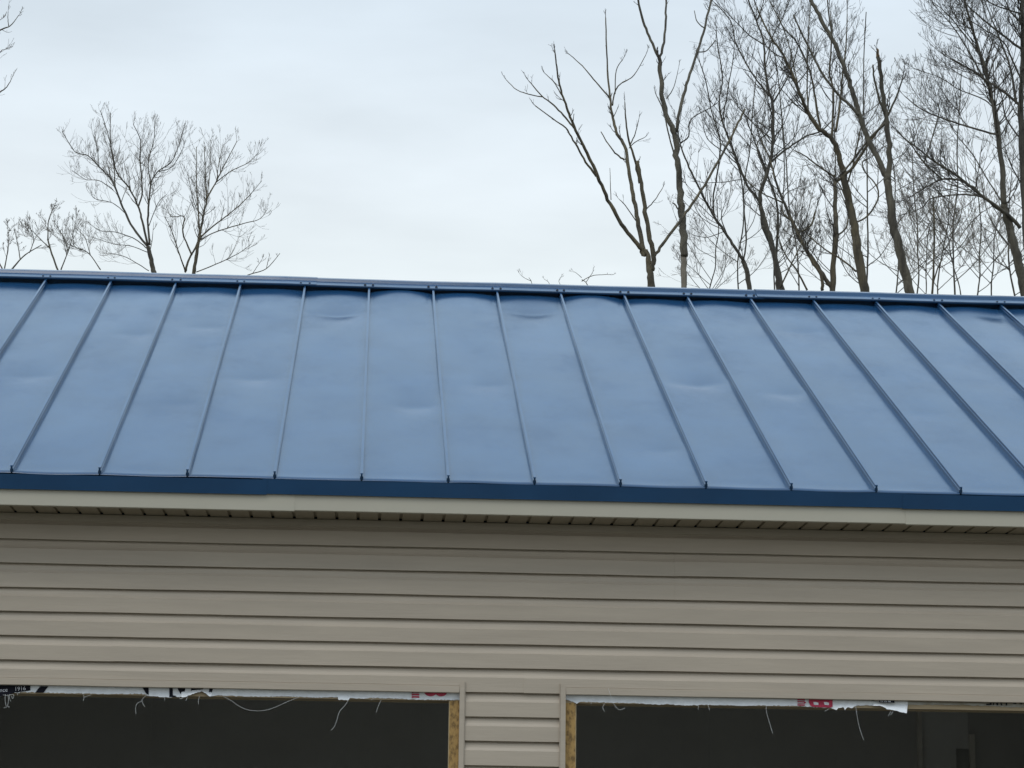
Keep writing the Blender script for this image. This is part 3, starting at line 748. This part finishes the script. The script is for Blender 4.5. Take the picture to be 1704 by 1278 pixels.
# --- right of the roof
tree('bare_tree', 'forked tree with broken off stub stems and a long limb sweeping left', 20, R6, ([(674, 1216), (668, 1150), (662, 1100), (650, 1060)], 34, 18), [
    ([(640, 1090), (625, 1050), (560, 970), (500, 870), (455, 770), (420, 690), (385, 620), (345, 540), (320, 470), (295, 400), (278, 330), (270, 270), (263, 212)], 20, 5, {'dy': -.3}),
    ([(440, 750), (395, 690), (350, 610), (310, 545), (270, 515), (180, 450)], 11, 4, {'dy': -.3}), ([(345, 545), (300, 490), (250, 440), (210, 410), (155, 345)], 9, 4), ([(212, 412), (150, 400), (100, 380), (58, 340)], 5, 3, {'tw': 1}),
    ([(290, 400), (260, 350), (222, 312)], 5, 3), ([(645, 1085), (620, 960), (600, 850), (580, 740), (560, 620), (530, 570), (510, 500), (500, 420), (490, 330), (485, 230), (480, 75)], 21, 5, {'dy': .2}),
    ([(495, 415), (440, 350), (380, 280), (325, 230)], 7, 3), ([(508, 450), (520, 390), (545, 355), (600, 320), (650, 235)], 7, 3), ([(520, 400), (525, 300), (555, 250)], 5, 3), ([(560, 680), (520, 650), (490, 610), (460, 560)], 8, 4, {'tw': 0}),
    ([(676, 1150), (684, 1090), (665, 1000), (645, 880), (628, 760), (617, 685)], 24, 15, {'tw': 1.2, 'tip': 0, 's0': .1}),
    ([(625, 780), (608, 700), (580, 600), (565, 500), (562, 435)], 13, 4, {'tw': 1}), ([(585, 615), (605, 570), (620, 512)], 6, 3), ([(580, 630), (605, 605), (645, 585)], 5, 3),
    ([(653, 890), (690, 850), (722, 800)], 5, 3), ([(682, 1098), (720, 1040), (790, 950), (820, 905), (900, 790), (990, 630), (1035, 540), (1072, 465)], 14, 9, {'dy': .25, 'tw': .7, 'tip': 0}),
    ([(610, 940), (560, 870), (540, 850)], 5, 3), ([(503, 850), (500, 780), (498, 715)], 4, 2, {'tw': 0})],
    bark_m=BARKYEL, twigs=2.2, tw_len=.34, tw_lv=1, rmin=.003, seed=11, kids=(1, 3), low_start=.5, trunk_m=BARKYEL)
tree('bare_tree', 'tall straight tree with barkless pale lower trunk and a three way fork above', 22, R6, ([(814, 1218), (812, 1150), (813, 1085)], 25, 27), [
    ([(813, 1090), (810, 980), (803, 900), (795, 800), (785, 680), (775, 570), (745, 500), (720, 400), (712, 300), (708, 245)], 34, 17, {'dy': 0, 'tw': 1.0}), ([(708, 248), (670, 170), (640, 90), (617, 0), (600, -90)], 13, 8, {'tw': 1.2}), ([(710, 248), (728, 180), (735, 90), (738, 0), (750, -100)], 12, 7, {'tw': 1.2}),
    ([(778, 560), (800, 450), (830, 340), (870, 220), (900, 120), (930, 0), (960, -80)], 15, 8, {'tw': 1.3}), ([(870, 222), (910, 215), (948, 170)], 6, 4, {'tw': 0}), ([(900, 120), (870, 92), (857, 45)], 6, 3, {'tw': 0}),
    ([(785, 700), (750, 580), (725, 470), (698, 410)], 8, 4, {'tw': 1}), ([(795, 900), (775, 870), (765, 862)], 7, 5, {'tw': 0}), ([(740, 420), (770, 370), (790, 290)], 5, 2)],
    bark_m=BARK, trunk_m=PALETRUNK, twigs=2, tw_len=.35, tw_lv=1, rmin=.003, seed=12, kids=(1, 3), low_start=.7)
tree('bare_tree', 'slim crooked tree with arching stems just right of the pale trunk', 24, R7, ([(300, 1228), (290, 1160), (272, 1108)], 22, 19), [
    ([(272, 1108), (235, 1050), (190, 980), (150, 920), (110, 850), (60, 750), (20, 660), (5, 610)], 14, 6), ([(150, 925), (145, 850), (165, 720), (175, 600), (140, 480), (115, 350), (90, 270)], 8, 4), ([(275, 1105), (285, 1020), (275, 880), (265, 760), (245, 690)], 8, 5),
    ([(5, 610), (40, 580), (50, 510), (130, 460), (160, 440)], 7, 3), ([(5, 610), (-5, 560), (10, 480)], 6, 3), ([(205, 1000), (180, 930), (190, 880)], 6, 3), ([(190, 985), (120, 1010), (60, 1000)], 4, 2)],
    bark_m=BARKDARK, twigs=7, tw_len=.95, tw_lv=2, rmin=.003, seed=13, kids=(2, 4))
tree('bare_tree', 'thin leaning tree whose crooked stem climbs left to a whip like top', 25, R7, ([(438, 1230), (412, 1110), (385, 1030), (355, 960)], 24, 15), [
    ([(355, 962), (342, 860), (290, 790), (250, 690), (215, 600), (185, 520), (170, 430), (185, 330), (165, 200), (158, 130)], 13, 4), ([(185, 520), (205, 400), (230, 250), (235, 180)], 6, 3), ([(412, 1110), (420, 900), (375, 740), (340, 650), (318, 590), (290, 520), (265, 450)], 11, 4),
    ([(250, 700), (180, 640), (120, 590), (100, 520)], 5, 3), ([(342, 860), (290, 770), (190, 775), (110, 778)], 4, 3, {'tw': 1})],
    bark_m=BARKDARK, twigs=7, tw_len=1.05, tw_lv=2, rmin=.003, seed=14, kids=(2, 4))
tree('bare_tree', 'upright dark tree forking into a broad fan left of the thickest trunks', 23, R7, ([(425, 1232), (415, 1150), (400, 1060), (372, 960), (348, 880)], 24, 19), [
    ([(346, 880), (348, 820), (380, 720), (395, 640), (400, 540), (398, 440), (380, 380), (365, 280), (360, 180), (330, 90), (290, -10)], 18, 6), ([(400, 435), (440, 370), (480, 290), (505, 200)], 8, 4), ([(385, 410), (330, 340), (280, 260), (240, 180), (220, 90), (150, 10)], 8, 4),
    ([(360, 190), (300, 150), (230, 80), (180, 30)], 6, 3), ([(330, 90), (350, 40), (365, -20)], 6, 3), ([(365, 300), (400, 150), (440, 80), (470, 0)], 5, 3), ([(390, 690), (450, 640), (540, 580), (600, 560), (650, 515)], 10, 5), ([(370, 740), (330, 620), (380, 560), (380, 500)], 7, 4)],
    bark_m=BARKDARK, twigs=9, tw_len=1.05, tw_lv=2, rmin=.003, seed=15, kids=(2, 4))
tree('bare_tree', 'double stemmed tree with a sawn upright stub and a curved leaning stem', 21, R7, ([(655, 1238), (655, 1130), (670, 1000)], 26, 22), [
    ([(670, 1005), (666, 900), (664, 770)], 22, 17, {'tw': 1, 'tip': 0}), ([(650, 1225), (600, 1150), (540, 1060), (500, 980), (450, 870), (410, 770), (390, 690), (350, 600)], 20, 6, {'dy': .3}), ([(675, 1000), (710, 970), (720, 890), (690, 800), (670, 770)], 8, 5),
    ([(510, 990), (560, 960), (580, 900)], 9, 8, {'tw': .5}), ([(610, 1235), (605, 1170), (565, 1110), (520, 1030)], 15, 11), ([(440, 860), (370, 830), (300, 780), (250, 700)], 7, 3), ([(480, 940), (440, 900), (450, 830), (500, 800)], 6, 3),
    ([(545, 1235), (500, 1150), (450, 1080), (420, 1000)], 9, 4), ([(430, 1225), (480, 1120), (530, 1020)], 8, 4)],
    bark_m=BARKYEL, twigs=7.5, tw_len=.95, tw_lv=2, rmin=.003, seed=16, kids=(2, 4))
tree('bare_tree', 'large tree leaning left with a thick mossy trunk and many rising limbs', 19, R7, ([(792, 1242), (770, 1130), (758, 1020), (740, 930), (718, 840), (700, 740)], 42, 30), [
    ([(700, 745), (680, 660), (650, 590), (600, 550), (550, 480), (510, 390), (480, 310), (440, 230), (380, 140), (330, 30)], 26, 6), ([(650, 595), (655, 480), (655, 380), (640, 300), (650, 160), (645, 60)], 12, 5), ([(665, 560), (685, 440), (695, 330), (710, 200), (715, 60)], 12, 4), ([(600, 550), (580, 420), (555, 300), (500, 180), (440, 110), (380, -10)], 11, 4),
    ([(672, 770), (740, 710), (800, 620), (865, 530)], 14, 11, {'tw': 1.5}), ([(665, 755), (600, 710), (530, 660), (490, 640)], 9, 4), ([(755, 1155), (700, 1110), (620, 1060), (550, 1000)], 9, 5), ([(710, 800), (740, 700), (770, 560), (790, 430)], 9, 4), ([(745, 950), (800, 920), (845, 850), (840, 790), (790, 730), (780, 690), (800, 680)], 8, 5),
    ([(735, 930), (740, 1000), (720, 900), (680, 800)], 6, 3), ([(550, 480), (545, 340), (550, 150), (560, 20)], 8, 4), ([(510, 390), (470, 200), (420, 60)], 6, 3)],
    bark_m=BARKYEL, twigs=8, tw_len=1.05, tw_lv=2, rmin=.003, seed=17, kids=(2, 4))
tree('bare_tree', 'storm snapped tree with a splintered orange stub top beside a leaning stem', 18, R8, ([(294, 1247), (270, 1150), (240, 1030), (218, 950), (208, 850), (200, 770)], 42, 30), [
    ([(198, 775), (185, 740), (140, 640), (100, 560), (75, 480), (45, 380), (15, 290), (-25, 190), (-85, 85), (-130, 0), (-160, -60)], 26, 16, {'dy': .1, 'tw': 1.2}), ([(75, 490), (30, 440), (0, 415), (-70, 330), (-150, 180), (-205, 62)], 15, 7, {'tw': 1.2, 'tip': 0}),
    ([(202, 770), (203, 620), (190, 500), (175, 390), (158, 240)], 24, 17, {'dy': 0, 'tw': .8, 'tip': 0}), ([(158, 242), (153, 207)], 17, 9, {'tw': 0, 'mat': SNAG}), ([(185, 490), (158, 410), (140, 330), (135, 275)], 12, 7, {'tw': .6, 'tip': 0}),
    ([(198, 490), (235, 410), (262, 330)], 10, 6, {'tw': 1}), ([(-10, 250), (-40, 150), (-60, 0)], 9, 6), ([(190, 520), (120, 590), (50, 680), (0, 740)], 12, 8, {'tw': 1})],
    bark_m=BARK, twigs=2, tw_len=.6, tw_lv=2, rmin=.003, seed=18, kids=(2, 4), low_start=.5)
tree('bare_tree', 'big spreading tree at the right edge with long limbs reaching left', 19, R8, ([(775, 1200), (740, 1060), (712, 950), (692, 870)], 42, 30), [
    ([(692, 872), (680, 700), (655, 500), (630, 370), (590, 230), (550, 100), (520, -20)], 26, 8), ([(760, 970), (700, 905), (620, 850), (560, 800), (480, 740), (400, 690), (350, 650), (270, 590)], 17, 6, {'dy': -.3}), ([(690, 905), (600, 835), (520, 775), (440, 760), (370, 790), (290, 840)], 13, 4),
    ([(620, 845), (565, 830), (470, 830), (380, 845), (340, 885), (240, 920)], 9, 3), ([(430, 765), (350, 690), (300, 620), (240, 560)], 9, 4), ([(352, 690), (385, 590), (415, 480), (410, 440)], 7, 4), ([(670, 575), (560, 545), (450, 510), (350, 470), (270, 410)], 10, 4), ([(640, 380), (590, 320), (540, 290), (470, 255)], 9, 4),
    ([(630, 380), (560, 250), (480, 120), (400, 30)], 9, 3), ([(640, 450), (600, 420), (500, 380), (420, 330), (330, 300)], 6, 3), ([(690, 870), (620, 760), (560, 660), (480, 560), (450, 500)], 7, 3), ([(590, 230), (510, 130), (450, 60), (380, 0)], 7, 3), ([(600, 900), (540, 960), (480, 1050)], 5, 3)],
    bark_m=BARK, twigs=11, tw_len=1.15, tw_lv=2, rmin=.003, seed=19, kids=(2, 4))
tree('bare_tree', 'tall trunk cut by the right edge of the picture, limbs sloping up left', 17, R8, ([(800, 1200), (785, 900), (770, 640), (762, 440)], 40, 26), [
    ([(762, 450), (772, 250), (770, 0), (775, -90)], 24, 14), ([(762, 450), (690, 390), (620, 345), (540, 290), (470, 250)], 13, 4), ([(768, 210), (680, 145), (600, 80), (520, 10)], 12, 4), ([(745, 440), (722, 300), (680, 180), (640, 80), (600, -20)], 12, 4), ([(770, 350), (720, 240), (690, 180), (600, 120), (500, 60)], 9, 3),
    ([(772, 100), (720, 50), (690, -20)], 10, 4), ([(770, 600), (700, 500), (680, 400), (640, 330)], 8, 3), ([(778, 800), (720, 700), (690, 600)], 7, 3), ([(770, 60), (650, 20), (560, -40)], 8, 3), ([(768, 300), (850, 200), (900, 60)], 12, 5)],
    bark_m=BARKDARK, twigs=12, tw_len=1.15, tw_lv=2, rmin=.003, seed=20, kids=(2, 4))
tree('dead_sapling', 'thin straight dead stem with a snapped tip between snapped tree and right edge', 20, R8, ([(388, 1245), (394, 1100), (395, 950), (390, 835)], 10, 6), [
    ([(392, 1200), (410, 1140), (430, 1100)], 7, 5, {'tw': .5}), ([(390, 850), (398, 838)], 4, 2, {'tw': 0})], cat='sapling', bark_m=BARKYEL, twigs=1, tw_len=.3, tw_lv=1, seed=21)

# --- thicket behind: slim trees, each of its own growth
ORD = 'first second third fourth fifth sixth seventh eighth ninth tenth eleventh twelfth thirteenth fourteenth fifteenth sixteenth'.split()
def slim(i, px, py_top, Y, w, lean, rnd):
    pts = [(px, 500)]; x = px; n = 6
    for j in range(1, n+1):
        x += lean*rnd.uniform(.3, 1.5) + rnd.uniform(-6, 6); pts.append((x, 500+(py_top-500)*j/n))
    limbs = []
    for q in range(rnd.randint(8, 12)):
        t = rnd.uniform(.02, .85); f = t*n; k = min(int(f), n-1)
        bx = pts[k][0]+(pts[k+1][0]-pts[k][0])*(f-k); by = pts[k][1]+(pts[k+1][1]-pts[k][1])*(f-k)
        s = rnd.choice((-1, 1)); ln = rnd.uniform(50, 130)*(1.1-t*.6)
        lp = [(bx, by)]
        a = rnd.uniform(.5, 1.1)
        for j in range(3):
            lp.append((lp[-1][0]+s*math.sin(a)*ln/3, lp[-1][1]-math.cos(a)*ln/3)); a = max(.15, a-rnd.uniform(0, .4))
        limbs.append((lp, w*.55, .9))
    tree('slim_tree', ORD[i] + ' slender bare tree from the left in the tangled thicket behind the larger trees', Y, PX, (pts, w, 1.6), limbs, group='slim thicket trees', bark_m=BARKDARK, twig_m=TWIGP,
         twigs=4.2, tw_len=1.0, tw_lv=2, rmin=.0038, seed=100+i, kids=(2, 4), spread=.6, low_start=0)
rq = random.Random(5)
for i, (px, top, w) in enumerate(sorted([(1175, 330, 4), (1230, 120, 5), (1290, 200, 5), (1330, 40, 5), (1385, 150, 5), (1440, 20, 6), (1490, 200, 5), (1525, 250, 5), (1560, 300, 5), (1590, 120, 6), (1625, 260, 5), (1650, 330, 5), (1690, 100, 6), (1730, 60, 6), (1600, 340, 4), (1540, 360, 4)])):
    slim(i, px, top, 30+rq.uniform(0, 10), w*.52, rq.uniform(-9, 6), rq)
